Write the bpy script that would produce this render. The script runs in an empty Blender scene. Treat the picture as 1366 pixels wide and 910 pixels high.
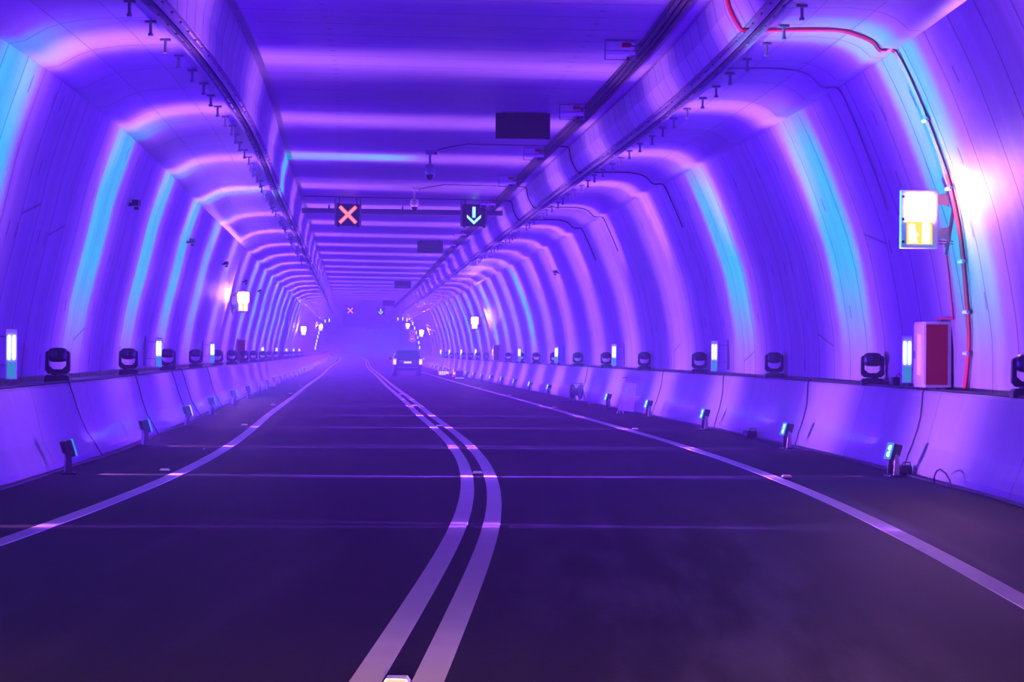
import bpy, math, random
import numpy as np
from mathutils import Matrix, Vector
random.seed(4)
C = bpy.context.scene.collection
sc = bpy.context.scene
PI = math.pi

# ------------------------------------------------------------------ tunnel alignment
EYE = 1.5
X0 = -0.82526
BANK = -0.00726
KS = np.array([-14, -2, 8, 14, 20, 28, 38, 50, 70, 100, 150, 220, 320, 450.])
HD = np.array([0.033, 0.03306, 0.03335, 0.02396, -0.01208, -0.05834, -0.08397, -0.07886, -0.08245,
               -0.07878, -0.08316, -0.07352, -0.09, -0.09])
VS = np.array([30, 60, 120, 200, 320.])
VSL = np.array([0, -0.0021, -0.00124, 0.00142, 0.00339])


def hermite(x, y, q):
    m = np.gradient(y, x)
    i = np.clip(np.searchsorted(x, q) - 1, 0, len(x) - 2)
    h = x[i + 1] - x[i]
    t = (q - x[i]) / h
    return ((2*t**3 - 3*t**2 + 1)*y[i] + (t**3 - 2*t**2 + t)*h*m[i]
            + (-2*t**3 + 3*t**2)*y[i+1] + (t**3 - t**2)*h*m[i+1])


SF = np.arange(-14, 460.5, 0.5)
_hd = hermite(KS, HD, SF)
_i0 = int(np.argmin(np.abs(SF)))
_sx = np.concatenate([[0], np.cumsum(np.sin(_hd)*.5)[:-1]])
_sy = np.concatenate([[0], np.cumsum(np.cos(_hd)*.5)[:-1]])
_sz = np.concatenate([[0], np.cumsum(np.interp(SF, VS, VSL)*.5)[:-1]])
PX = X0 + _sx - _sx[_i0]
PY = _sy - _sy[_i0]
PZ = _sz - _sz[_i0]


def frame(s):
    h = float(np.interp(s, SF, _hd))
    o = Vector((float(np.interp(s, SF, PX)), float(np.interp(s, SF, PY)), float(np.interp(s, SF, PZ))))
    n = Vector((math.cos(h), -math.sin(h), 0))
    t = Vector((math.sin(h), math.cos(h), 0))
    z = Vector((0, 0, 1))
    nb = n*math.cos(BANK) + z*math.sin(BANK)
    ub = z*math.cos(BANK) - n*math.sin(BANK)
    return o, nb, t, ub


def P(a, b, s):
    o, n, t, u = frame(s)
    return o + n*a + u*b


def M(a, b, s, rz=0.0):
    o, n, t, u = frame(s)
    p = o + n*a + u*b
    m = Matrix(((n.x, t.x, u.x, p.x), (n.y, t.y, u.y, p.y), (n.z, t.z, u.z, p.z), (0, 0, 0, 1)))
    return m @ Matrix.Rotation(rz, 4, 'Z')


# ------------------------------------------------------------------ node helpers / materials
def newmat(name):
    m = bpy.data.materials.new(name)
    m.use_nodes = True
    nt = m.node_tree
    return m, nt, nt.nodes['Principled BSDF']


def N(nt, kind, **kw):
    n = nt.nodes.new(kind)
    for k, v in kw.items():
        setattr(n, k, v)
    return n


def math_(nt, op, a, b=None, c=None, clamp=False):
    n = nt.nodes.new('ShaderNodeMath')
    n.operation = op
    n.use_clamp = clamp
    for i, v in enumerate((a, b, c)):
        if v is None:
            continue
        if isinstance(v, (int, float)):
            n.inputs[i].default_value = v
        else:
            nt.links.new(v, n.inputs[i])
    return n.outputs[0]


def smooth(nt, x, lo, hi, a=0.0, b=1.0):
    n = nt.nodes.new('ShaderNodeMapRange')
    n.interpolation_type = 'SMOOTHSTEP'
    nt.links.new(x, n.inputs[0])
    n.inputs[1].default_value = lo
    n.inputs[2].default_value = hi
    n.inputs[3].default_value = a
    n.inputs[4].default_value = b
    return n.outputs[0]


def plain(name, col, rough=.5, metal=0.0, spec=.5, noise=.12, scale=14.0):
    m, nt, b = newmat(name)
    tc = N(nt, 'ShaderNodeTexCoord')
    nz = N(nt, 'ShaderNodeTexNoise')
    nz.inputs['Scale'].default_value = scale
    nt.links.new(tc.outputs['Object'], nz.inputs['Vector'])
    mx = N(nt, 'ShaderNodeMix', data_type='RGBA')
    mx.inputs[6].default_value = (*[c*(1 - noise) for c in col], 1)
    mx.inputs[7].default_value = (*[min(1, c*(1 + noise)) for c in col], 1)
    nt.links.new(nz.outputs['Fac'], mx.inputs[0])
    nt.links.new(mx.outputs[2], b.inputs['Base Color'])
    b.inputs['Roughness'].default_value = rough
    b.inputs['Metallic'].default_value = metal
    b.inputs['Specular IOR Level'].default_value = spec
    return m


def glow(name, col, strength):
    m, nt, b = newmat(name)
    b.inputs['Base Color'].default_value = (.03, .03, .03, 1)
    b.inputs['Emission Color'].default_value = (*col, 1)
    b.inputs['Emission Strength'].default_value = strength
    return m


def uv_uv(nt):
    uv = N(nt, 'ShaderNodeUVMap', uv_map='UVMap')
    sp = N(nt, 'ShaderNodeSeparateXYZ')
    nt.links.new(uv.outputs[0], sp.inputs[0])
    return uv.outputs[0], sp.outputs[0], sp.outputs[1]


def stretch_noise(nt, vec, sx, sy, scale=1.0, detail=4.0):
    mp = N(nt, 'ShaderNodeMapping')
    mp.inputs['Scale'].default_value = (sx, sy, 1)
    nt.links.new(vec, mp.inputs[0])
    nz = N(nt, 'ShaderNodeTexNoise')
    nz.inputs['Scale'].default_value = scale
    nz.inputs['Detail'].default_value = detail
    nt.links.new(mp.outputs[0], nz.inputs['Vector'])
    return nz.outputs['Fac']


def linemask(nt, x, period, width, offset=0.0):
    """1 on lines of given width repeating along x."""
    f = math_(nt, 'FRACT', math_(nt, 'DIVIDE', math_(nt, 'ADD', x, offset + 1000*period), period))
    d = math_(nt, 'MULTIPLY', math_(nt, 'ABSOLUTE', math_(nt, 'SUBTRACT', f, .5)), period)
    return smooth(nt, d, period/2 - width, period/2 - width*.35)


def cell(nt, x, period, off=0.0):
    return math_(nt, 'FLOOR', math_(nt, 'DIVIDE', math_(nt, 'ADD', x, off), period))


def white(nt, a, b=None):
    cb = N(nt, 'ShaderNodeCombineXYZ')
    nt.links.new(a, cb.inputs[0])
    if b is not None:
        nt.links.new(b, cb.inputs[1])
    w = N(nt, 'ShaderNodeTexWhiteNoise', noise_dimensions='2D')
    nt.links.new(cb.outputs[0], w.inputs['Vector'])
    return w.outputs['Value']


def concrete(name, albedo, streak=.25, joints=(2.0, .018), patches=None, slots=False, oblique=False,
             cross=None, dots=None, rough=.55, tint=(1, 1, 1), spec=.35, streak_dir='v', joint_off=0.0):
    m, nt, b = newmat(name)
    uv, u, v = uv_uv(nt)
    if streak_dir == 'v':
        st = stretch_noise(nt, uv, 2.6, .22)
    else:
        st = stretch_noise(nt, uv, 2.2, .5)
    fine = stretch_noise(nt, uv, 6, 3.0, 1.0, 6.0)
    val = math_(nt, 'ADD', math_(nt, 'MULTIPLY', math_(nt, 'SUBTRACT', st, .5), streak*2.2),
                math_(nt, 'MULTIPLY', math_(nt, 'SUBTRACT', fine, .5), .22))
    val = math_(nt, 'ADD', val, 1.0)
    if patches:
        pu, pv, amt = patches
        w = white(nt, cell(nt, u, pu), cell(nt, v, pv))
        val = math_(nt, 'MULTIPLY', val, math_(nt, 'ADD', math_(nt, 'MULTIPLY', w, amt), 1 - amt*.6))
    dark = None

    def acc(d, x):
        return x if d is None else math_(nt, 'MAXIMUM', d, x)
    if joints:
        dark = acc(dark, math_(nt, 'MULTIPLY', linemask(nt, u, joints[0], joints[1]*1.4, joint_off), .58))
    if cross:
        dark = acc(dark, math_(nt, 'MULTIPLY', linemask(nt, v, cross[0], cross[1]), .35))
    if oblique:
        ring = cell(nt, u, 2.1, 1000*2.1)
        fu = math_(nt, 'FRACT', math_(nt, 'DIVIDE', math_(nt, 'ADD', u, 2100.0), 2.1))
        w = white(nt, ring)
        v0 = math_(nt, 'ADD', math_(nt, 'MULTIPLY', w, 2.6), .7)
        sg = math_(nt, 'SUBTRACT', math_(nt, 'MULTIPLY', math_(nt, 'ROUND', white(nt, math_(nt, 'ADD', ring, 77.0))), 2.0), 1.0)
        dv = math_(nt, 'SUBTRACT', math_(nt, 'SUBTRACT', v, v0), math_(nt, 'MULTIPLY', math_(nt, 'MULTIPLY', fu, .40), sg))
        ob = smooth(nt, math_(nt, 'ABSOLUTE', dv), .022, .010)
        some = math_(nt, 'GREATER_THAN', white(nt, math_(nt, 'ADD', ring, 31.0)), .55)
        half = math_(nt, 'LESS_THAN', fu, .525)
        dark = acc(dark, math_(nt, 'MULTIPLY', math_(nt, 'MULTIPLY', ob, half), math_(nt, 'MULTIPLY', some, .55)))
    if slots:
        cu, cv = cell(nt, u, .5, .1), cell(nt, v, .85)
        fu = math_(nt, 'FRACT', math_(nt, 'DIVIDE', math_(nt, 'ADD', u, .1), .5))
        fv = math_(nt, 'FRACT', math_(nt, 'DIVIDE', v, .85))
        w = white(nt, cu, cv)
        on = math_(nt, 'GREATER_THAN', w, .86)
        mu = smooth(nt, math_(nt, 'ABSOLUTE', math_(nt, 'SUBTRACT', fu, .5)), .07, .04)
        mv = smooth(nt, math_(nt, 'ABSOLUTE', math_(nt, 'SUBTRACT', fv, .5)), .14, .10)
        dark = acc(dark, math_(nt, 'MULTIPLY', math_(nt, 'MULTIPLY', on, mu), math_(nt, 'MULTIPLY', mv, .6)))
    if dots:
        for v0 in dots:
            mv = smooth(nt, math_(nt, 'ABSOLUTE', math_(nt, 'SUBTRACT', v, v0)), .05, .03)
            mu = linemask(nt, u, .5, .06)
            dark = acc(dark, math_(nt, 'MULTIPLY', math_(nt, 'MULTIPLY', mv, mu), .55))
    if dark is not None:
        val = math_(nt, 'MULTIPLY', val, math_(nt, 'SUBTRACT', 1.0, dark))
    val = math_(nt, 'MULTIPLY', val, albedo)
    cb = N(nt, 'ShaderNodeCombineColor')
    for i in range(3):
        nt.links.new(math_(nt, 'MULTIPLY', val, tint[i], clamp=True), cb.inputs[i])
    nt.links.new(cb.outputs[0], b.inputs['Base Color'])
    b.inputs['Roughness'].default_value = rough
    b.inputs['Specular IOR Level'].default_value = spec
    if dark is not None:
        bp = N(nt, 'ShaderNodeBump')
        bp.inputs['Strength'].default_value = .5
        bp.inputs['Distance'].default_value = .02
        nt.links.new(math_(nt, 'SUBTRACT', 1.0, dark), bp.inputs['Height'])
        nt.links.new(bp.outputs[0], b.inputs['Normal'])
    return m


def road_material():
    m, nt, b = newmat('asphalt')
    uv, u, v = uv_uv(nt)
    fine = stretch_noise(nt, uv, 30, 30, 1.0, 3.0)
    wear = stretch_noise(nt, uv, .10, 1.3, 1.0, 5.0)
    dust = stretch_noise(nt, uv, .35, 2.2, 1.0, 6.0)
    # pale dusty patch of worn asphalt in the right lane near the camera
    du = smooth(nt, math_(nt, 'ABSOLUTE', math_(nt, 'SUBTRACT', u, 11.5)), 9.0, 2.0)
    dv = smooth(nt, math_(nt, 'ABSOLUTE', math_(nt, 'SUBTRACT', v, 7.6)), 1.5, .3)
    patch = math_(nt, 'MULTIPLY', math_(nt, 'MULTIPLY', du, dv), smooth(nt, dust, .42, .66))
    # line of dust along the right shoulder
    sv = smooth(nt, math_(nt, 'ABSOLUTE', math_(nt, 'SUBTRACT', v, 9.75)), .22, .03)
    su = smooth(nt, math_(nt, 'ABSOLUTE', math_(nt, 'SUBTRACT', u, 17.5)), 4.5, 2.0)
    line = math_(nt, 'MULTIPLY', math_(nt, 'MULTIPLY', sv, su), smooth(nt, dust, .35, .6))
    val = math_(nt, 'ADD', .008, math_(nt, 'MULTIPLY', fine, .012))
    val = math_(nt, 'ADD', val, math_(nt, 'MULTIPLY', smooth(nt, wear, .45, .75), .022))
    val = math_(nt, 'ADD', val, math_(nt, 'MULTIPLY', math_(nt, 'MAXIMUM', patch, line), .055))
    cb = N(nt, 'ShaderNodeCombineColor')
    nt.links.new(math_(nt, 'MULTIPLY', val, .82), cb.inputs[0])
    nt.links.new(math_(nt, 'MULTIPLY', val, .78), cb.inputs[1])
    nt.links.new(math_(nt, 'MULTIPLY', val, 1.05), cb.inputs[2])
    nt.links.new(cb.outputs[0], b.inputs['Base Color'])
    nt.links.new(math_(nt, 'ADD', .62, math_(nt, 'MULTIPLY', math_(nt, 'SUBTRACT', wear, .5), .3)), b.inputs['Roughness'])
    b.inputs['Specular IOR Level'].default_value = .06
    bp = N(nt, 'ShaderNodeBump')
    bp.inputs['Strength'].default_value = .25
    bp.inputs['Distance'].default_value = .01
    nt.links.new(fine, bp.inputs['Height'])
    nt.links.new(bp.outputs[0], b.inputs['Normal'])
    return m


MAT = {
    'wall': concrete('lining_concrete', .24, .34, (1.05, .020), slots=True, oblique=True),
    'haunch': concrete('haunch_concrete', .24, .12, (2.0, .018), patches=(2.0, .62, .22), cross=(.62, .012), rough=.42, spec=.5),
    'ceiling': concrete('slab_concrete', .21, .18, (1.0, .014), patches=(2.0, 20, .16), dots=(1.3, 4.9), rough=.42, spec=.5, streak_dir='u'),
    'corbel': concrete('corbel_concrete', .23, .12, (.72, .024), patches=(.72, 20, .22)),
    'barrier': concrete('barrier_concrete', .21, .14, (4.0, .012), rough=.5),
    'road': road_material(),
    'paint': plain('road_paint', (.50, .49, .46), .6, noise=.12, scale=3),
    'black': plain('black_plastic', (.012, .012, .016), .38),
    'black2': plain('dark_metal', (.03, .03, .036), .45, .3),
    'dark': plain('dark_display', (.02, .02, .03), .35),
    'grey': plain('grey_metal', (.35, .35, .37), .4, .3),
    'pale': plain('pale_metal', (.72, .72, .74), .4, .1),
    'white': plain('white_paint', (.8, .8, .82), .4),
    'red': plain('red_paint', (.40, .004, .02), .4),
    'redpipe': plain('red_conduit', (.55, .02, .05), .35),
    'cable': plain('cable_rubber', (.02, .02, .025), .6),
    'greycable': plain('grey_cable', (.28, .27, .3), .6),
    'steel': plain('galvanised_steel', (.30, .30, .33), .4, .6),
    'rust': plain('dull_steel', (.20, .20, .22), .5, .5),
    'glass': plain('dark_glass', (.01, .01, .015), .08),
    'tyre': plain('tyre_rubber', (.015, .015, .016), .8),
    'carpaint': plain('grey_car_paint', (.05, .05, .065), .25, .3),
    'lens': plain('lens_glass', (.05, .06, .10), .06),
    'cyanlamp': glow('cyan_led', (.45, .95, 1.0), 1.5),
    'cyanrim': glow('cyan_rim', (.02, .32, .95), .9),
    'tubelamp': glow('white_tube', (.78, 1.0, 1.0), 1.6),
    'cyanplate': glow('cyan_glow_plate', (.05, .42, .95), .55),  # reflector panel shines by its own emission, not by caught light
    'signwhite': glow('sign_white', (1.0, .38, .80), 200.0),
    'signyellow': glow('sign_yellow', (1.2, .85, .04), 1.0),
    'signfigure': glow('sign_figure', (1.0, .98, .9), 1.6),
    'signline': plain('sign_line', (.30, .20, .05), .5),
    'redcross': glow('red_cross_led', (1.0, .30, .20), 1.15),
    'redhalo': glow('red_led_edge', (.75, .02, .10), .8),
    'greenarrow': glow('green_arrow_led', (.45, 1.0, .80), 1.1),
    'tail': glow('tail_light', (1.0, .20, .28), 3.0),
    'taildot': glow('brake_bulb', (1.0, .75, .7), 5.0),
    'paleglow': glow('pale_glow', (1.0, .8, 1.0), .9),  # emission that also makes unlit pale parts glow: lamp rim, cone bands, case foot
    'window': glow('lit_cabinet_window', (.95, .30, .75), .9),
    'speedred': glow('speed_ring_led', (1.0, .10, .30), .9),
    'speedtext': glow('speed_digit_led', (1.0, .55, .55), 1.3),
    'stud': glow('stud_reflector', (.75, .45, .85), .35),  # emission stands in for the light a stud sends back
    'studred': glow('red_stud_reflector', (.8, .10, .25), .45),  # stand-in emission for the red light sent back
    'warmrod': plain('copper_pole', (.85, .40, .25), .3, .5),
}


# ------------------------------------------------------------------ mesh helpers
class MB:
    def __init__(self):
        self.v, self.f, self.uv = [], [], None

    def add(self, vs, fs):
        k = len(self.v)
        self.v += [tuple(x) for x in vs]
        self.f += [tuple(i + k for i in q) for q in fs]
        return self

    def box(self, c, d, rx=0, ry=0, rz=0):
        R = Matrix.Rotation(rz, 3, 'Z') @ Matrix.Rotation(ry, 3, 'Y') @ Matrix.Rotation(rx, 3, 'X')
        vs = [R @ Vector((sx*d[0]/2, sy*d[1]/2, sz*d[2]/2)) + Vector(c) for sz in (-1, 1) for sy in (-1, 1) for sx in (-1, 1)]
        return self.add(vs, [(0, 2, 3, 1), (4, 5, 7, 6), (0, 1, 5, 4), (2, 6, 7, 3), (0, 4, 6, 2), (1, 3, 7, 5)])

    def prism(self, pts, y0, y1, axis='y', taper=1.0, cen=(0, 0)):
        """polygon in (x,z) extruded along y (or axis x/z)."""
        n = len(pts)

        def mk(p, d, k=1.0):
            q = (cen[0] + (p[0]-cen[0])*k, cen[1] + (p[1]-cen[1])*k)
            return {'y': (q[0], d, q[1]), 'x': (d, q[0], q[1]), 'z': (q[0], q[1], d)}[axis]
        vs = [mk(p, y0) for p in pts] + [mk(p, y1, taper) for p in pts]
        fs = [(i, (i+1) % n, n + (i+1) % n, n + i) for i in range(n)]
        fs += [tuple(range(n))[::-1], tuple(range(n, 2*n))]
        return self.add(vs, fs)

    def cyl(self, p0, p1, r0, r1=None, n=14):
        r1 = r0 if r1 is None else r1
        p0, p1 = Vector(p0), Vector(p1)
        d = (p1-p0).normalized()
        a = d.orthogonal().normalized()
        b = d.cross(a)
        vs = []
        for p, r in ((p0, r0), (p1, r1)):
            vs += [p + (a*math.cos(2*PI*i/n) + b*math.sin(2*PI*i/n))*r for i in range(n)]
        fs = [(i, (i+1) % n, n+(i+1) % n, n+i) for i in range(n)]
        fs += [tuple(range(n))[::-1], tuple(range(n, 2*n))]
        return self.add(vs, fs)

    def tube(self, pts, r, n=8):
        pts = [Vector(p) for p in pts]
        up = None
        rings = []
        for i, p in enumerate(pts):
            d = (pts[min(i+1, len(pts)-1)] - pts[max(i-1, 0)]).normalized()
            a = d.orthogonal().normalized() if up is None else (up - d*up.dot(d)).normalized()
            up = a
            b = d.cross(a)
            rings.append([p + (a*math.cos(2*PI*k/n) + b*math.sin(2*PI*k/n))*r for k in range(n)])
        vs = [q for rg in rings for q in rg]
        fs = []
        for i in range(len(pts)-1):
            for k in range(n):
                fs.append((i*n+k, i*n+(k+1) % n, (i+1)*n+(k+1) % n, (i+1)*n+k))
        fs += [tuple(range(n))[::-1], tuple(range((len(pts)-1)*n, len(pts)*n))]
        return self.add(vs, fs)

    def lathe(self, prof, c=(0, 0, 0), n=20):
        """profile [(r,z)...] around z."""
        vs = []
        for r, z in prof:
            vs += [(c[0] + r*math.cos(2*PI*k/n), c[1] + r*math.sin(2*PI*k/n), c[2] + z) for k in range(n)]
        fs = []
        m = len(prof)
        for i in range(m-1):
            for k in range(n):
                fs.append((i*n+k, i*n+(k+1) % n, (i+1)*n+(k+1) % n, (i+1)*n+k))
        fs += [tuple(range(n))[::-1], tuple(range((m-1)*n, m*n))]
        return self.add(vs, fs)

    def superell(self, c, d, e=.5, nu=24, nv=12):
        vs, fs = [], []

        def pw(x):
            return math.copysign(abs(x)**e, x)
        for j in range(nv+1):
            ph = -PI/2 + PI*j/nv
            for i in range(nu):
                th = 2*PI*i/nu
                vs.append((c[0]+d[0]/2*pw(math.cos(ph))*pw(math.cos(th)), c[1]+d[1]/2*pw(math.cos(ph))*pw(math.sin(th)), c[2]+d[2]/2*pw(math.sin(ph))))
        for j in range(nv):
            for i in range(nu):
                fs.append((j*nu+i, j*nu+(i+1) % nu, (j+1)*nu+(i+1) % nu, (j+1)*nu+i))
        return self.add(vs, fs)

    def sweep(self, prof, ss, close=False, reverse=False):
        """profile [(a,b)...] carried along the tunnel; UV = (s, arc length)."""
        n = len(prof)
        arc = [0]
        for i in range(1, n):
            arc.append(arc[-1] + math.dist(prof[i], prof[i-1]))
        if close:
            arc.append(arc[-1] + math.dist(prof[0], prof[-1]))
        vs = [P(a, b, s) for s in ss for a, b in prof]
        fs, uvs = [], []
        m = n if close else n-1
        for j in range(len(ss)-1):
            for i in range(m):
                k = (i+1) % n
                q = [(j*n+i, ss[j], arc[i]), (j*n+k, ss[j], arc[i+1]), ((j+1)*n+k, ss[j+1], arc[i+1]), ((j+1)*n+i, ss[j+1], arc[i])]
                if reverse:
                    q = q[::-1]
                fs.append(tuple(x[0] for x in q))
                uvs += [(x[1], x[2]) for x in q]
        if close:
            e0, e1 = tuple(range(n)), tuple(range((len(ss)-1)*n, len(ss)*n))
            for e in (e0[::-1], e1):
                fs.append(e)
                uvs += [(0, 0)]*n
        self.add(vs, fs)
        self.uv = uvs
        return self

    def build(self, name, mat, parent=None, smooth=False, bev=0.0):
        me = bpy.data.meshes.new(name)
        me.from_pydata(self.v, [], self.f)
        if self.uv:
            l = me.uv_layers.new(name='UVMap')
            l.data.foreach_set('uv', [c for q in self.uv for c in q])
        me.materials.append(MAT[mat] if isinstance(mat, str) else mat)
        me.update()
        if not self.uv:
            import bmesh
            bm = bmesh.new()
            bm.from_mesh(me)
            bmesh.ops.recalc_face_normals(bm, faces=bm.faces)
            bm.to_mesh(me)
            bm.free()
        o = bpy.data.objects.new(name, me)
        C.objects.link(o)
        if parent is not None:
            o.parent = parent
        if smooth:
            me.shade_smooth()
            try:
                me.set_sharp_from_angle(angle=math.radians(40))
            except Exception:
                pass
        if bev:
            md = o.modifiers.new('bevel', 'BEVEL')
            md.width = bev
            md.segments = 2
        return o


def tag(o, label, cat, group=None, kind=None):
    o['label'] = label
    o['category'] = cat
    if group:
        o['group'] = group
    if kind:
        o['kind'] = kind
    return o


def structure(o):
    o['kind'] = 'structure'
    return o


def thing(name, label, cat, mat=None, group=None):
    o = bpy.data.objects.new(name, None)
    o.empty_display_size = .1
    C.objects.link(o)
    if mat is not None:
        o.matrix_world = mat
    return tag(o, label, cat, group)


def copy_tree(o, label=None, mat=None, parent=None):
    c = o.copy()
    C.objects.link(c)
    if parent is not None:
        c.parent = parent
    if label:
        c['label'] = label
    if mat is not None:
        c.matrix_world = mat
    for ch in list(o.children):
        copy_tree(ch, parent=c)
    return c


ORD = ['first', 'second', 'third', 'fourth', 'fifth', 'sixth', 'seventh', 'eighth', 'ninth', 'tenth', 'eleventh', 'twelfth',
       'thirteenth', 'fourteenth', 'fifteenth', 'sixteenth', 'seventeenth', 'eighteenth', 'nineteenth', 'twentieth']
TENS = {2: 'twenty', 3: 'thirty', 4: 'forty', 5: 'fifty', 6: 'sixty'}


def ordw(i):
    """i from 0."""
    if i < 20:
        return ORD[i]
    t, u = divmod(i+1, 10)
    return (TENS[t][:-1] + 'ieth') if u == 0 else TENS[t] + '-' + ORD[u-1]


# ------------------------------------------------------------------ the tunnel shell
S_ALL = [float(x) for x in np.concatenate([np.arange(-14, 60, 1.0), np.arange(60, 150, 2.0), np.arange(150, 451, 5.0)])]
WALL_R = [(6.0, 0.0), (5.99, 1.03), (5.98, 1.6), (5.91, 2.13), (5.73, 3.02), (5.47, 3.77), (5.17, 4.52), (4.89, 5.09)]
WALL_L = [(-6.1, 0.0), (-6.10, 1.0), (-6.07, 1.4), (-6.02, 1.75), (-5.92, 2.3), (-5.70, 3.2), (-5.52, 3.95), (-5.22, 4.83)]
HAUNCH_R = [(4.89, 5.09), (4.885, 5.075), (4.72, 5.085), (4.66, 5.14), (4.59, 5.2), (4.45, 5.265), (4.32, 5.30), (4.05, 5.325), (3.25, 5.31), (3.06, 5.30)]
HAUNCH_L = [(-5.22, 4.83), (-5.215, 4.82), (-5.04, 4.85), (-4.96, 4.90), (-4.8, 4.99), (-4.59, 5.06), (-4.25, 5.105), (-3.9, 5.12), (-3.55, 5.125), (-3.32, 5.125)]
CORB_R = [(3.06, 5.30), (3.055, 5.30), (2.92, 5.555), (2.86, 5.83), (2.86, 5.9)]
CORB_L = [(-3.32, 5.125), (-3.315, 5.125), (-3.30, 5.47), (-3.21, 5.86), (-3.21, 5.93)]


def curve_pts(pts, k=4):
    """round a polyline with Catmull-Rom."""
    out = []
    n = len(pts)
    for i in range(n-1):
        p0, p1, p2, p3 = pts[max(i-1, 0)], pts[i], pts[i+1], pts[min(i+2, n-1)]
        for j in range(k):
            t = j/k
            out.append(tuple(.5*((2*p1[d]) + (-p0[d]+p2[d])*t + (2*p0[d]-5*p1[d]+4*p2[d]-p3[d])*t*t + (-p0[d]+3*p1[d]-3*p2[d]+p3[d])*t**3) for d in (0, 1)))
    out.append(pts[-1])
    return out


WR = [WALL_R[0]] + curve_pts(WALL_R[1:], 3)
WL = [WALL_L[0]] + curve_pts(WALL_L[1:], 3)


def wall_a(b, side):
    pr = WR if side > 0 else WL
    return float(np.interp(b, [q[1] for q in pr], [q[0] for q in pr]))


structure(MB().sweep([(-6.1, 0), (6.0, 0)], S_ALL, reverse=True).build('floor', 'road'))
structure(MB().sweep(WR, S_ALL).build('wall_right', 'wall', smooth=True))
structure(MB().sweep(WL, S_ALL, reverse=True).build('wall_left', 'wall', smooth=True))
structure(MB().sweep(HAUNCH_R, S_ALL).build('trim_1', 'haunch', smooth=True))
structure(MB().sweep(HAUNCH_L, S_ALL, reverse=True).build('trim_2', 'haunch', smooth=True))
structure(MB().sweep(CORB_R, S_ALL).build('trim_3', 'corbel'))
structure(MB().sweep(CORB_L, S_ALL, reverse=True).build('trim_4', 'corbel'))
structure(MB().sweep([(-3.3, 5.90), (2.95, 5.84)], S_ALL).build('ceiling', 'ceiling'))

# ------------------------------------------------------------------ concrete barriers
BAR_R = [(5.32, 0), (5.33, .10), (5.44, .36), (5.61, 1.0), (5.63, 1.03), (5.975, 1.03), (5.975, 0)]
BAR_L = [(-5.04, 0), (-5.05, .10), (-5.19, .36), (-5.34, .98), (-5.37, 1.01), (-6.08, 1.01), (-6.08, 0)]
S_BAR = [s for s in S_ALL if s <= 330]
tag(MB().sweep(BAR_R, S_BAR, close=True).build('concrete_barrier', 'barrier'), 'long waist-high concrete barrier running along the right wall', 'barrier')
tag(MB().sweep(BAR_L, S_BAR, close=True, reverse=True).build('concrete_barrier', 'barrier'), 'long waist-high concrete barrier running along the left wall', 'barrier')

# ------------------------------------------------------------------ lane lines
S_LINE = [float(x) for x in np.concatenate([np.arange(-4, 60, .5), np.arange(60, 150, 2.0), np.arange(150, 331, 5.0)])]


def lane(a, w, label, group=None):
    pr = [(a-w/2, .0), (a-w/2, .005), (a+w/2, .005), (a+w/2, .0)]
    o = MB().sweep(pr, S_LINE, reverse=True).build('lane_line', 'paint')
    return tag(o, label, 'lane line', group)


lane(-3.56, .16, 'solid pale edge line painted along the left side of the road')
lane(3.52, .16, 'solid pale edge line painted along the right side of the road')
lane(-.14, .145, 'left stripe of the double solid line down the middle of the road')
lane(.14, .145, 'right stripe of the double solid line down the middle of the road')

# ------------------------------------------------------------------ camera
cam = bpy.data.cameras.new('camera')
co = bpy.data.objects.new('camera', cam)
C.objects.link(co)
FPX = 2660.0
cam.sensor_width = 36
cam.lens = FPX/1366*36
cam.clip_start = .1
cam.clip_end = 1000
pitch = math.atan((466.43-455)/FPX)
co.rotation_euler = (Matrix.Rotation(PI/2 + pitch, 3, 'X') @ Matrix.Rotation(.0007, 3, 'Z')).to_euler()
co.location = (0, 0, EYE)
sc.camera = co


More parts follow.
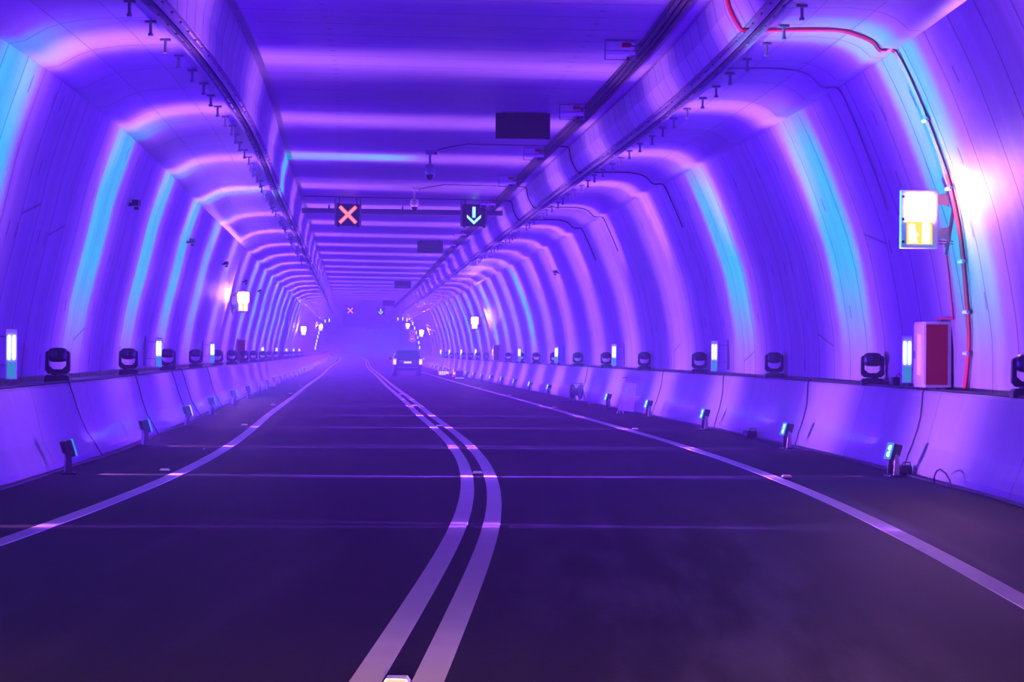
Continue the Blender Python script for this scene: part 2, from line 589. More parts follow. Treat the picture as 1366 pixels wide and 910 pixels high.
# ------------------------------------------------------------------ lights
def gobo_light(name, pos, target, tangent, energy, cyan, pink, violet, elev, streak=1.0, lowpink=.8, top=.44):
    """LED floor light that throws a fan of light across the tunnel: cyan core, pink fringe, violet spill."""
    l = bpy.data.lights.new(name, 'SPOT')
    l.energy = energy
    l.spot_size = math.radians(172)
    l.spot_blend = .25
    l.shadow_soft_size = .02
    l.use_nodes = True
    nt = l.node_tree
    em = nt.nodes['Emission']
    tc = N(nt, 'ShaderNodeTexCoord')
    sp = N(nt, 'ShaderNodeSeparateXYZ')
    nt.links.new(tc.outputs['Normal'], sp.inputs[0])
    x = math_(nt, 'ABSOLUTE', sp.outputs[0])
    phi = math_(nt, 'ADD', math_(nt, 'ARCTAN2', sp.outputs[1], math_(nt, 'ABSOLUTE', sp.outputs[2])), elev)
    def gauss(w_):
        return math_(nt, 'POWER', 2.718, math_(nt, 'MULTIPLY', math_(nt, 'POWER', math_(nt, 'DIVIDE', x, w_), 2.0), -1.0))
    fl = math_(nt, 'POWER', 2.718, math_(nt, 'MULTIPLY', math_(nt, 'POWER', math_(nt, 'DIVIDE', x, .155), 3.0), -1.0))
    core = math_(nt, 'MULTIPLY', smooth(nt, x, .118, .055), math_(nt, 'MULTIPLY', smooth(nt, phi, .06, .24), smooth(nt, phi, top + .05, top - .05)))
    ap = math_(nt, 'MAXIMUM', math_(nt, 'MULTIPLY', phi, -1.0), .02)
    dn = math_(nt, 'MINIMUM', 1.0, math_(nt, 'POWER', math_(nt, 'DIVIDE', .055, ap), 3.2))
    up = math_(nt, 'MULTIPLY', smooth(nt, phi, .42, .85, 1.0, .38), dn)
    upp = math_(nt, 'MULTIPLY', smooth(nt, phi, .42, .85, 1.0, .38), math_(nt, 'MULTIPLY', smooth(nt, phi, .0, .13, lowpink, 1.0), smooth(nt, phi, -.12, .0, .06, 1.0)))
    fr = math_(nt, 'MULTIPLY', math_(nt, 'MULTIPLY', fl, upp), math_(nt, 'SUBTRACT', 1.0, math_(nt, 'MULTIPLY', core, min(1, cyan))))
    vi = math_(nt, 'MULTIPLY', math_(nt, 'ADD', smooth(nt, x, .88, .55, .0, .24), gauss(.40)), math_(nt, 'MULTIPLY', up, math_(nt, 'SUBTRACT', 1.0, math_(nt, 'MULTIPLY', core, .85*min(1, cyan)))))
    ap = math_(nt, 'MAXIMUM', math_(nt, 'MULTIPLY', phi, -1.0), .02)
    low = math_(nt, 'MULTIPLY', gauss(.02), math_(nt, 'MULTIPLY', smooth(nt, phi, -.042, -.075), math_(nt, 'MULTIPLY', 42.0*streak, math_(nt, 'POWER', math_(nt, 'DIVIDE', .07, ap), 2.4))))
    low = math_(nt, 'MULTIPLY', low, smooth(nt, phi, -.55, -.25))
    cols = []
    for ch, (cc, pc, vc, lc) in enumerate(zip((.0, .80, 1.2), (.82, .24, .85), (.070, .001, .95), (.24, .05, 1.0))):
        a = math_(nt, 'MULTIPLY', core, cc*cyan)
        b_ = math_(nt, 'MULTIPLY', fr, pc*pink)
        c_ = math_(nt, 'MULTIPLY', vi, vc*violet)
        d_ = math_(nt, 'MULTIPLY', low, lc*pink)
        cols.append(math_(nt, 'ADD', math_(nt, 'ADD', a, b_), math_(nt, 'ADD', c_, d_)))
    cb = N(nt, 'ShaderNodeCombineColor')
    for i in range(3):
        nt.links.new(cols[i], cb.inputs[i])
    nt.links.new(cb.outputs[0], em.inputs['Color'])
    em.inputs['Strength'].default_value = 1.0
    o = bpy.data.objects.new(name, l)
    C.objects.link(o)
    z = (Vector(pos) - Vector(target)).normalized()
    xx = Vector(tangent)
    xx = (xx - z*xx.dot(z)).normalized()
    yy = z.cross(xx)
    if yy.z < 0:
        xx, yy = -xx, -yy
    o.matrix_world = Matrix(((xx.x, yy.x, z.x, pos[0]), (xx.y, yy.y, z.y, pos[1]), (xx.z, yy.z, z.z, pos[2]), (0, 0, 0, 1)))
    return o


LE = 11500.0
# (s of the lamp, cyan, pink, violet)
FLOOR_R = [(2.5, .0, .2, .25), (9.5, .3, .4, .35), (16.8, .3, .5, .5), (24.0, 1.0, .8, .9), (30.6, 1, .9, 1), (37.9, 1, 1, 1), (45.0, 1, 1, 1), (52.2, .7, 1, 1),
           (60.4, .25, 1, 1), (68.0, .2, 1, 1), (75.0, .6, 1, 1), (82.0, .8, 1, 1), (89, .9, 1, 1), (96, .8, 1, 1), (103, .9, 1, 1), (110, .7, 1, 1), (117, .8, 1, 1),
           (124, .4, 1, 1), (131, .6, 1, 1), (138, .6, 1, 1), (145, .2, 1, 1), (152, .2, 1, 1), (159, .1, 1, 1), (166, .1, 1, 1)]
FLOOR_L = [(2.5, .0, .2, .25), (9.5, .1, .4, .35), (16.5, .1, .5, .5), (23.6, 1.1, 1.1, 1), (30.6, 1.0, 1, 1), (38.2, 1, 1, 1), (45.2, .0, 1.1, 1), (53.5, .0, 1.1, 1),
           (61, .0, 1.1, 1), (68.5, .0, 1.1, 1), (75.5, .1, 1, 1), (82.5, 1, 1, 1), (89.5, .3, 1, 1), (96.5, .5, 1, 1), (103.5, 1, 1, 1), (110.5, .5, 1, 1), (118, .9, 1, 1),
           (126, .9, 1, 1), (133, .4, 1, 1), (140, .7, 1, 1), (147, .5, 1, 1), (153, .5, 1, 1), (160, .2, 1, 1), (167, .2, 1, 1)]
for side, rows in ((1, FLOOR_R), (-1, FLOOR_L)):
    for s, cy, pk, vi in rows:
        a = 4.86 if side > 0 else -4.66
        pos = P(a, .40, s)
        tilt = -1.2 if (side > 0 and abs(s-24) < .1) else -.1 if (side < 0 and abs(s-23.6) < .1) else -.6 if (side < 0 and abs(s-30.6) < .1) else .4 if (side < 0 and abs(s-38.2) < .1) else .9
        tgt = P(-side*5.3, 3.9, s + tilt)
        el = math.atan2(3.5, 10.1)
        top = .80 if (side > 0 and abs(s-45) < .1) else .54 if (side < 0 and abs(s-23.6) < .1) else .44
        gobo_light('wash', pos, tgt, frame(s)[2], LE, cy*1.0, pk*.62, vi*.80, el, 0.0 if s < 12 else .45 if s < 20 else 1.0,
                   .35 if side > 0 else 1.25, top)

w = bpy.data.worlds.new('world')
sc.world = w
w.use_nodes = True
w.node_tree.nodes['Background'].inputs[0].default_value = (.10, .02, .8, 1)
w.node_tree.nodes['Background'].inputs[1].default_value = .05

vs_ = N(w.node_tree, 'ShaderNodeVolumePrincipled')
vs_.inputs['Color'].default_value = (.88, .66, 1, 1)
vs_.inputs['Density'].default_value = .0015
vs_.inputs['Anisotropy'].default_value = .0
w.node_tree.links.new(vs_.outputs[0], w.node_tree.nodes['World Output'].inputs['Volume'])

# ------------------------------------------------------------------ stage lights along the barriers
def moving_head():
    r = thing('moving_head_light', 'x', 'stage light')
    b = MB()
    b.prism([(-.17, 0), (.17, 0), (.165, .07), (.14, .10), (-.14, .10), (-.165, .07)], -.14, .14)
    b.build('base', 'black', r, bev=.008)
    MB().prism([(-.125, .115), (.125, .115), (.168, .165), (.162, .40), (.146, .425), (.120, .425), (.114, .225), (.06, .178),
                (-.06, .178), (-.114, .225), (-.120, .425), (-.146, .425), (-.162, .40), (-.168, .165)], -.055, .055).build('yoke', 'black', r, bev=.008)
    MB().cyl((0, 0, .10), (0, 0, .12), .09).build('swivel', 'black2', r)
    MB().superell((0, 0, .372), (.265, .26, .20), .62).build('head', 'black', r, smooth=True)
    MB().cyl((-.045, -.105, .385), (-.05, -.134, .393), .058, .052, 20).build('lens', 'lens', r)
    bpy.context.view_layer.update()
    return r


def guide_light(side):
    r = thing('guide_light', 'x', 'guide light')
    MB().box((0, .02, .04), (.05, .03, .08)).box((0, .02, .005), (.10, .08, .01)).build('post', 'steel', r)
    MB().box((0, 0, .385), (.135, .022, .62)).build('back_plate', 'pale', r, bev=.004)
    for x in (-.03, .03):
        MB().superell((x, -.025, .47), (.042, .034, .31), .35, 12, 10).build('tube', 'tubelamp', r, smooth=True)
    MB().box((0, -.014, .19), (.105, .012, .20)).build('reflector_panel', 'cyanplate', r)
    for z in (.25, .60):
        MB().tube([(0, .02, z), (side*.29, .03, z+.01)], .007, 6).build('wall_arm', 'rust', r)
    MB().box((side*.285, .03, .42), (.05, .025, .62)).build('wall_rail', 'rust', r)
    bpy.context.view_layer.update()
    return r


def floor_spot(rim, face):
    r = thing('floor_spotlight', 'x', 'spotlight')
    MB().box((.02, 0, .012), (.20, .20, .024)).build('base_plate', 'black', r, bev=.005)
    for y in (-.085, .085):
        MB().prism([(-.03, .02), (.07, .02), (.055, .30), (.015, .32), (-.005, .30)], y-.008, y+.008).build('leg', 'steel' if y < 0 else 'black2', r, bev=.003)
    bd = MB().box((.02, 0, .34), (.13, .145, .235), ry=.30)
    bd.box((.095, 0, .365), (.05, .11, .17), ry=.30)
    bd.build('lamp_body', 'black', r, bev=.012)
    fr = MB()
    R = Matrix.Rotation(.30, 3, 'Y')
    c = Vector((.02, 0, .34))
    for y, z, d in ((0, .11, (.02, .15, .015)), (0, -.11, (.02, .15, .015)), (-.068, 0, (.02, .015, .235)), (.068, 0, (.02, .015, .235))):
        fr.box(tuple(c + R @ Vector((-.074, y, z))), d, ry=.30)
    fr.build('lens_rim', rim, r)
    if face:
        for z in (.047, -.047):
            p0 = c + R @ Vector((-.066, 0, z))
            p1 = c + R @ Vector((-.079, 0, z))
            MB().cyl(p0, p1, .046, .042, 16).build('led', face, r)
    else:
        MB().box(tuple(c + R @ Vector((-.068, 0, 0))), (.008, .12, .20), ry=.30).build('lens', 'lens', r)
    for ch in list(r.children):
        ch.data.transform(Matrix.Scale(.86, 4))
    bpy.context.view_layer.update()
    return r


HEAD_R = [21.05, 28.3, 35.2, 42.7, 50.8, 58.6, 66, 73.5, 80.6, 88, 95, 103.5, 111, 118.5, 126, 133.5, 141, 149, 157, 165]
HEAD_L = [27.4, 35.3, 43.1, 50.8, 58.8, 66, 73.6, 81, 89.5, 97, 104.5, 112, 119.5, 127, 135, 143, 151, 159, 167]
MH = moving_head()
first = True
for side, rows, word in ((1, HEAD_R, 'right'), (-1, HEAD_L, 'left')):
    for i, s in enumerate(rows):
        if i < 13:
            lb = 'black moving head light on the %s barrier, %s from the camera' % (word, ordw(i))
            g = 'moving head lights along the %s barrier' % word
        else:
            lb = 'tiny black moving head light far along the %s barrier in the haze' % word
            g = 'far moving head lights on the %s barrier' % word
        m = M(5.79 if side > 0 else -5.62, 1.031 if side > 0 else 1.011, s, random.uniform(-.12, .12) + (.1 if side < 0 else -.05))
        if first:
            o = MH
            o.matrix_world = m
            o['label'] = lb
            first = False
        else:
            o = copy_tree(MH, lb, m)
        o['group'] = g

for side, word, rows in ((1, 'right', [25.3, 40.4, 56, 71.8, 87.5, 104, 119, 134.5, 150, 164]), (-1, 'left', [24.8, 42.3, 58.4, 75.5, 92, 108.5, 124.5, 141, 158])):
    pr = guide_light(side)
    for i, s in enumerate(rows):
        lb = 'upright twin tube guide light on the %s barrier, %s from the camera' % (word, ordw(i))
        a = 5.685 if side > 0 else -5.74
        dx = {(1, 0): -.03}.get((side, i), 0)
        m = M(a + dx, 1.031 if side > 0 else 1.011, s + (.55 if (side, i) == (1, 0) else 0), -.25*side)
        o = pr if i == 0 else copy_tree(pr)
        o.matrix_world = m
        o['label'] = lb
        o['group'] = 'tube guide lights on the %s barrier' % word

spot_r = floor_spot('cyanrim', 'cyanlamp')
spot_off = floor_spot('paleglow', None)
used = 0
for side, word, rows in ((1, 'right', FLOOR_R), (-1, 'left', FLOOR_L)):
    k = 0
    for s, cy, pk, vi in rows:
        if s < 20:
            continue
        a = 5.02 if side > 0 else -4.80
        off = side < 0 and abs(s-38.2) < .1
        lb = 'small floor spotlight at the foot of the %s barrier, %s from the camera' % (word, ordw(k))
        if off:
            lb = 'square floor spotlight with pale rim at the foot of the left barrier'
        g = 'floor spotlights along the %s barrier' % word
        if k >= 12:
            lb = 'tiny floor spotlight far along the foot of the %s barrier in the haze' % word
            g = 'far floor spotlights along the %s barrier' % word
        m = M(a, .001, s, (.25 if side > 0 else PI + .36) + random.uniform(-.10, .08))
        if off:
            o = spot_off
        elif used == 0:
            o = spot_r
            used = 1
        else:
            o = copy_tree(spot_r)
        o.matrix_world = m
        o['label'] = lb
        o['group'] = g
        k += 1


# ------------------------------------------------------------------ lit exit signs, cabinets
def exit_sign(side, detailed=True):
    r = thing('exit_sign', 'x', 'sign')
    MB().box((0, 0, 0), (.445, .10, .70)).build('frame', 'pale', r, bev=.01)
    MB().box((.005, -.052, .135), (.325, .012, .315)).build('upper_panel', 'signwhite', r)
    MB().box((.0, -.052, -.163), (.305, .012, .275)).build('lower_panel', 'signyellow', r)
    f = MB()
    f.prism([(-.125, -.285), (-.02, -.285), (-.045, -.22), (-.005, -.19), (-.045, -.15), (-.06, -.06), (-.105, -.05), (-.13, -.08)], -.064, -.058)
    f.prism([(.03, -.29), (.125, -.29), (.125, -.06), (.105, -.035), (.04, -.035), (.03, -.07)], -.064, -.058)
    f.build('pictogram', 'signfigure', r)
    MB().tube([(-.085, -.062, .21), (-.075, -.062, .16), (-.055, -.062, .10), (-.03, -.062, .065), (.0, -.062, .05)], .003, 6).build('line_mark', 'signline', r)
    for z in (.27, .0, -.27):
        MB().cyl((-.195, -.062, z), (-.195, -.048, z), .017, n=12).build('bolt', 'black2', r)
    for z in (.24, -.17):
        MB().prism([(side*.22, z-.06), (side*.30, z-.06), (side*.36, z-.09), (side*.36, z+.09), (side*.32, z+.07), (side*.22, z+.06)], -.008, .008).build('wall_bracket', 'grey', r)
    for z in (-.26, -.29):
        MB().tube([(side*.22, 0, z), (side*.42, .01, z)], .006, 6).build('cable_conduit', 'redpipe', r)
    MB().box((side*.40, .02, .0), (.035, .05, .85), ry=side*.16).build('wall_rail', 'rust', r)
    bpy.context.view_layer.update()
    return r


lab = {(1, 0): 'large lit exit sign with a yellow lower half on the right wall', (1, 1): 'glowing white exit sign on the right wall, second from the camera',
       (1, 2): 'small glowing exit sign on the right wall beyond the car', (1, 3): 'tiny glowing exit sign high in the haze at far right',
       (-1, 0): 'glowing white exit sign on the left wall under a small camera', (-1, 1): 'glowing white exit sign on the left wall, second from the camera',
       (-1, 2): 'tiny glowing exit sign far along the left wall in the haze'}
for side, rows in ((1, [(5.25, 3.10, 23.7), (5.0, 3.10, 109), (4.98, 3.2, 190), (4.6, 4.3, 232)]), (-1, [(-5.27, 3.07, 66), (-5.25, 3.0, 150), (-5.1, 3.9, 216)])):
    pr = exit_sign(side)
    for i, (a, b, s) in enumerate(rows):
        o = pr if i == 0 else copy_tree(pr)
        o.matrix_world = M(a, b, s, -.04*side)
        o['label'] = lab[(side, i)]
        o['group'] = 'lit exit signs on the tunnel walls'


def cabinet(side):
    r = thing('hydrant_cabinet', 'x', 'cabinet')
    q = -side
    MB().box((0, 0, .45), (.33, .58, .83)).build('body', 'pale', r, bev=.006)
    MB().box((-.02*side, -.293, .45), (.275, .012, .76)).build('side_panel', 'red', r)
    d = MB().box((q*.170, 0, .45), (.014, .54, .75)).build('door', 'pale', r, bev=.003)
    MB().box((q*.180, -.03, .45), (.010, .17, .52)).build('window', 'window', d)
    MB().box((q*.185, .19, .45), (.02, .025, .10)).build('handle', 'steel', d)
    for y in (-.24, .24):
        for x in (-.13, .13):
            MB().box((x, y, .03), (.035, .035, .06)).build('foot', 'black2', r)
    MB().tube([(side*.12, 0, .845), (side*.12, 0, .90), (side*.17, 0, .905)], .012, 8).build('conduit_stub', 'redpipe', r)
    bpy.context.view_layer.update()
    return r


cr = cabinet(1)
for i, s in enumerate((25.1, 103.0)):
    o = cr if i == 0 else copy_tree(cr)
    o.matrix_world = M(5.79, 1.031, s)
    o['label'] = ['white cabinet with a red side panel and lit window on the right barrier', 'small dark red cabinet on the right barrier below the second exit sign'][i]
    o['group'] = 'red fire cabinets on the barriers'
cl = cabinet(-1)
cl.matrix_world = M(-5.76, 1.011, 74.2)
tag(cl, 'dark red cabinet on the left barrier beside a tube guide light', 'cabinet', 'red fire cabinets on the barriers')


# ------------------------------------------------------------------ lane signals and beam
def signal(kind):
    r = thing('lane_signal', 'x', 'traffic signal')
    MB().box((0, 0, 0), (.66, .14, .64)).build('housing', 'dark', r, bev=.01)
    if kind == 'x':
        h, m = MB(), MB()
        for sg in (1, -1):
            h.box((0, -.073, 0), (.68, .008, .125), ry=sg*PI/4)
            m.box((0, -.079 - .002*sg, 0), (.66, .010, .085), ry=sg*PI/4)
        h.build('cross_edge', 'redhalo', r)
        m.build('red_cross', 'redcross', r)
    else:
        m = MB().box((0, -.076, .09), (.095, .012, .32))
        m.prism([(-.205, .02), (-.205, -.07), (0, -.265), (.205, -.07), (.205, .02), (0, -.165)], -.083, -.070)
        m.build('green_arrow', 'greenarrow', r)
    for x in (-.36, .36):
        MB().box((x, .03, .08), (.05, .05, .80)).build('hanging_post', 'steel', r)
    for x in (-.25, .25):
        MB().box((x, .02, .40), (.03, .03, .16)).build('cable_stub', 'cable', r)
    for x in (-.27, .30):
        MB().box((x, 0, -.335), (.08, .09, .03)).build('foot_clamp', 'black2', r)
    bpy.context.view_layer.update()
    return r


sx, sg_ = signal('x'), signal('v')
sx.matrix_world = M(-1.85, 5.40, 57.8)
tag(sx, 'hanging lane signal showing a red cross, nearest the camera', 'traffic signal', 'lane signals hung from the ceiling')
sg_.matrix_world = M(1.79, 5.43, 57.8)
tag(sg_, 'hanging lane signal showing a green down arrow, nearest the camera', 'traffic signal', 'lane signals hung from the ceiling')
copy_tree(sx, 'tiny far lane signal with a red cross in the haze', M(-1.75, 5.10, 178))
copy_tree(sg_, 'tiny far lane signal with a green arrow in the haze', M(.95, 5.05, 178))
bm_ = thing('support_beam', 'dark horizontal beam across the ceiling behind the two lane signals', 'beam', M(-.22, 5.66, 60))
MB().box((0, 0, 0), (6.02, .16, .15), ry=0).build('beam', 'rust', bm_)
for x in (-2.2, 0, 2.2):
    MB().box((x, 0, .12), (.05, .05, .13)).build('hanger', 'rust', bm_)


# ------------------------------------------------------------------ ceiling equipment
def board():
    r = thing('display_board', 'x', 'sign')
    MB().box((0, 0, 0), (.985, .10, .45)).build('panel', 'dark', r, bev=.006)
    fr = MB()
    for z in (-.228, .228):
        fr.box((0, -.03, z), (1.0, .06, .012))
    for x in (-.495, .495):
        fr.box((x, -.03, 0), (.012, .06, .46))
    fr.build('edge_trim', 'black2', r)
    for x in (-.35, .35):
        MB().box((x, .02, .24), (.05, .05, .06)).build('hanger', 'black2', r)
    bpy.context.view_layer.update()
    return r


pb = board()
for i, (a, b, s) in enumerate(((1.36, 5.61, 36.5), (1.34, 5.59, 78), (1.37, 5.59, 122), (1.5, 5.59, 170))):
    o = pb if i == 0 else copy_tree(pb)
    o.matrix_world = M(a, b, s)
    o['label'] = 'dark blank board hung under the ceiling, %s from the camera' % ordw(i)
    o['group'] = 'dark boards hung under the ceiling'


def dome(tilt):
    r = thing('dome_camera', 'x', 'camera')
    MB().box((.0, 0, -.045), (.20, .14, .09)).build('mount', 'grey', r, bev=.006)
    MB().cyl((0, 0, -.09), (0, 0, -.33), .028).build('pole', 'grey', r)
    MB().lathe([(.02, -.30), (.06, -.31), (.095, -.33), (.11, -.37), (.115, -.46), (.105, -.51), (.085, -.53)][::-1]).build('housing', 'grey', r, smooth=True)
    MB().lathe([(.084, -.52), (.082, -.55), (.07, -.60), (.045, -.635), (.012, -.648)][::-1]).build('dome', 'glass', r, smooth=True)
    rim = MB()
    for sgn in (-1, 1):
        rim.tube([(sgn*.095, 0, -.52), (sgn*.10, 0, -.56), (sgn*.085, 0, -.60)], .008, 6)
    rim.build('guard', 'white', r)
    MB().cyl((.10, 0, -.06), (.15, 0, -.07), .03).build('cable_gland', 'black2', r)
    bpy.context.view_layer.update()
    return r


pd = dome(0)
pd.matrix_world = M(-.03, 5.868, 43.7)
tag(pd, 'dome camera hanging on a pole from the ceiling, the nearer of two', 'camera', 'dome cameras on the ceiling')
o = copy_tree(pd, 'dome camera under the ceiling just before the lane signals, the farther', M(-.06, 5.868, 53.5, .5))


def detector():
    r = thing('detector_unit', 'x', 'detector')
    f = MB()
    for x in (-.215, .215):
        f.box((x, 0, -.14), (.018, .03, .27))
    f.box((0, 0, -.012), (.45, .05, .022))
    f.build('frame', 'grey', r)
    MB().cyl((-.20, -.01, -.17), (.205, -.01, -.17), .035, n=16).build('white_tube', 'white', r, smooth=True)
    MB().tube([(-.215, 0, -.27), (.215, 0, -.27)], .006, 6).build('lower_rod', 'steel', r)
    MB().box((.085, 0, -.065), (.125, .07, .06)).build('red_box', 'red', r, bev=.006)
    MB().tube([(.15, 0, -.065), (.20, 0, -.08), (.30, .02, -.05), (.36, .03, -.02)], .008, 6).build('lead', 'cable', r)
    MB().box((.11, 0, -.25), (.035, .04, .04)).build('clip', 'black2', r)
    bpy.context.view_layer.update()
    return r


dt = detector()
for i, (a, s) in enumerate(((2.06, 27.8), (2.10, 35.0), (2.14, 42.5), (2.12, 49.4), (2.12, 56.6), (2.12, 64), (2.12, 71), (2.12, 78))):
    o = dt if i == 0 else copy_tree(dt)
    o.matrix_world = M(a, 5.846, s)
    o['label'] = 'white tube detector in a frame with red box on the ceiling, %s from the camera' % ordw(i)
    o['group'] = 'framed tube detectors along the ceiling edge'


def hanger():
    r = thing('hanger_bracket', 'x', 'bracket')
    MB().box((0, 0, -.012), (.115, .07, .024)).build('top_plate', 'rust', r)
    b = MB().cyl((0, 0, -.02), (0, 0, -.15), .019, n=10)
    b.cyl((0, 0, -.135), (0, 0, -.165), .03, n=10)
    b.build('stem', 'rust', r)
    bpy.context.view_layer.update()
    return r


hb = hanger()
used = False
for side, word, s0, a, b in ((1, 'right', 21.8, 3.49, 5.308), (-1, 'left', 19.6, -3.73, 5.12)):
    for i in range(48):
        s = s0 + i*1.315
        lb = 'small T-shaped hanger bracket on the %s upper vault, %s from the camera' % (word, ordw(i))
        g = 'T-shaped hanger brackets on the %s upper vault' % word
        if i >= 24:
            lb, g = 'tiny far T-shaped hanger bracket on the %s upper vault' % word, 'far hanger brackets on the %s upper vault' % word
        m = M(a + (0, .02, .035, .01)[i % 4], b, s, random.uniform(-.1, .1))
        if not used:
            o, used = hb, True
            o.matrix_world = m
            o['label'] = lb
        else:
            o = copy_tree(hb, lb, m)
        o['group'] = g

S_LAD = [float(x) for x in np.concatenate([np.arange(10, 60, 1.0), np.arange(60, 200, 2.5)])]
for side, word, a0, a1, b in ((1, 'right', 3.10, 3.25, 5.22), (-1, 'left', -3.36, -3.51, 5.05)):
    r = thing('cable_ladder', 'long thin cable ladder slung under the %s ceiling corbel' % word, 'cable ladder')
    for a in (a0, a1):
        MB().sweep([(a-.012, b-.025), (a+.012, b-.025), (a+.012, b+.025), (a-.012, b+.025)], S_LAD, close=True).build('rail', 'rust', r)
    for i in range(95):
        s = 17.5 + i*.65
        o_, n_, t_, u_ = frame(s)
        rg = MB()
        p0, p1 = P(a0 - .03*side, b + .035, s), P(a1 - .02*side, b - .0, s)
        rg.tube([p0, p1], .013, 5)
        rg.build('rung', 'rust', r)
    cb = MB()
    cb.tube([P((a0+a1)/2, b + .02, s) for s in S_LAD], .035, 8)
    cb.build('cable_bundle', 'cable', r)
r = thing('dark_strip', 'dark wide strip along the right edge of the ceiling slab', 'cable tray')  # dark band on the ceiling, built as a flat bar with tubes
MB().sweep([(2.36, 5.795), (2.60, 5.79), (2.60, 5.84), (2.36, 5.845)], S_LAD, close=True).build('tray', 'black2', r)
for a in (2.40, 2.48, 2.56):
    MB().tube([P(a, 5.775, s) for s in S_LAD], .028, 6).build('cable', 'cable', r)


# ------------------------------------------------------------------ conduits and cables
def section_curve(pts, s, k=5):
    return [P(a, b, s) for a, b in curve_pts(pts, k)]


RED = [(2.86, 5.78), (2.90, 5.55), (3.02, 5.32), (3.10, 5.285), (3.3, 5.285), (4.05, 5.30), (4.32, 5.275), (4.59, 5.175), (4.70, 5.062), (4.87, 5.05),
       (5.14, 4.52), (5.44, 3.77), (5.69, 3.02), (5.87, 2.13), (5.945, 1.6), (5.945, 1.05)]
r = thing('conduit', 'twin red conduit climbing the right wall beside the large exit sign', 'conduit')
for ds in (-.035, .035):
    MB().tube([P(a_, b_, 23.35 + ds + .32*max(0, 3.6 - b_)) for a_, b_ in curve_pts(RED, 5)], .020, 8).build('pipe', 'redpipe', r)
for a, b in ((5.25, 4.25), (5.55, 3.45), (5.78, 2.6), (5.89, 2.0), (5.94, 1.5)):
    MB().tube([P(a-.02, b, 23.25 + .32*max(0, 3.6 - b)), P(a-.02, b, 23.45 + .32*max(0, 3.6 - b))], .024, 6).build('clip', 'pale', r)
rt = thing('conduit', 'thin red conduit dropping from the large exit sign to the cabinet', 'conduit')
MB().tube([P(wall_a(bb, 1) - .03, bb, 24.35 + .25*(2.85-bb)) for bb in np.linspace(2.85, 1.93, 12)], .012, 6).build('pipe', 'redpipe', rt)
MB().tube([P(wall_a(1.93, 1) - .03, 1.93, 24.58), P(5.84, 1.935, 24.8), P(5.80, 1.935, 25.0)], .012, 6).build('elbow', 'redpipe', rt)

GREY = [(2.7, 5.83), (2.84, 5.80), (2.90, 5.55), (3.02, 5.32), (3.10, 5.28), (3.3, 5.29), (4.05, 5.305), (4.45, 5.24), (4.66, 5.07), (4.87, 5.055), (5.02, 4.78), (5.14, 4.52), (5.3, 4.15)]
for i, (s, a0, txt) in enumerate(((42.1, .1, 'thin cable from the nearer dome camera across the ceiling to the right wall'),
                                  (52.4, .1, 'thin cable from the farther dome camera across the ceiling to the right wall'),
                                  (57.3, -3.1, 'dark cable crossing the whole ceiling above the lane signals'))):
    pts = [P(a0, 5.862, s + (1.5 if i < 2 else 0)), P(a0 + .25, 5.855, s + .7)] if i < 2 else [P(a0, 5.885, s)]
    pts += [P(a, 5.872 - .0085*(a+1), s) for a in np.linspace(a0 + .6, 2.55, 8)]
    tag(MB().tube(pts + section_curve(GREY, s), .014 if i < 2 else .018, 6).build('cable', 'cable'), txt, 'cable')
g2 = [(4.95, 4.93), (5.02, 4.78), (5.14, 4.52), (5.3, 4.12), (5.44, 3.77), (5.56, 3.42)]
tag(MB().tube(section_curve([(a-.0, b) for a, b in GREY[4:11]] + g2[2:], 26.6), .014, 6).build('cable', 'greycable'), 'pale thin cable arching over the right upper vault beyond the red conduit', 'cable')

S_TOP = np.arange(14, 120, .8)
for side, word, a, b in ((1, 'right', 5.68, 1.045), (-1, 'left', -5.45, 1.025)):
    tag(MB().tube([P(a + .025*math.sin(s*.9) + .012*math.sin(2.3*s), b, s) for s in S_TOP], .016, 6).build('cable', 'cable'),
        'black power cable lying along the top of the %s barrier' % word, 'cable')
    tag(MB().tube([P((5.24 if side > 0 else -4.97) + .03*math.sin(s*.7), .018, s) for s in np.arange(17, 110, .7)], .016, 6).build('cable', 'cable'),
        'black cable lying on the road along the foot of the %s barrier' % word, 'cable')
k = {1: 0, -1: 0}
for side, s, sway in ((1, 24.75, .25), (1, 31.6, .5), (1, 38.9, .7), (1, 46.4, .3), (1, 61.5, .4), (-1, 26.6, 1.1), (-1, 33.9, .6), (-1, 40.9, 1.4), (-1, 43.4, 1.2), (-1, 51, .8)):
    pr = BAR_R if side > 0 else BAR_L
    pts = []
    for b in (1.055, 1.05, 1.0, .85, .7, .55, .36, .24, .10, .03):
        a = float(np.interp(min(b, 1.0), [q[1] for q in pr[:5]], [q[0] for q in pr[:5]])) - side*.018
        if b > 1.03:
            a += side*(.07 if b > 1.052 else .02)
        t = 1 - b
        pts.append(P(a - side*(.03 if b < .05 else 0), b, s - sway*max(0, t)*(1 if side > 0 else -.6) + .08*math.sin(b*7)))
    word = 'right' if side > 0 else 'left'
    tag(MB().tube(pts, .009, 6).build('cable', 'cable'), 'thin cable hanging down the %s barrier, %s from the camera' % (word, ordw(k[side])), 'cable', 'cables hanging down the %s barrier' % word)
    k[side] += 1


# ------------------------------------------------------------------ small wall cameras
def wall_camera(side):
    r = thing('wall_camera', 'x', 'camera')
    MB().box((side*.10, 0, 0), (.10, .06, .05)).build('arm', 'black2', r)
    MB().box((0, 0, .03), (.11, .16, .10)).build('housing', 'black', r, bev=.008)
    MB().cyl((0, -.08, .03), (0, -.10, .03), .035).build('lens', 'lens', r)
    MB().box((-side*.01, -.02, -.065), (.07, .06, .05)).build('junction', 'black2', r)
    bpy.context.view_layer.update()
    return r


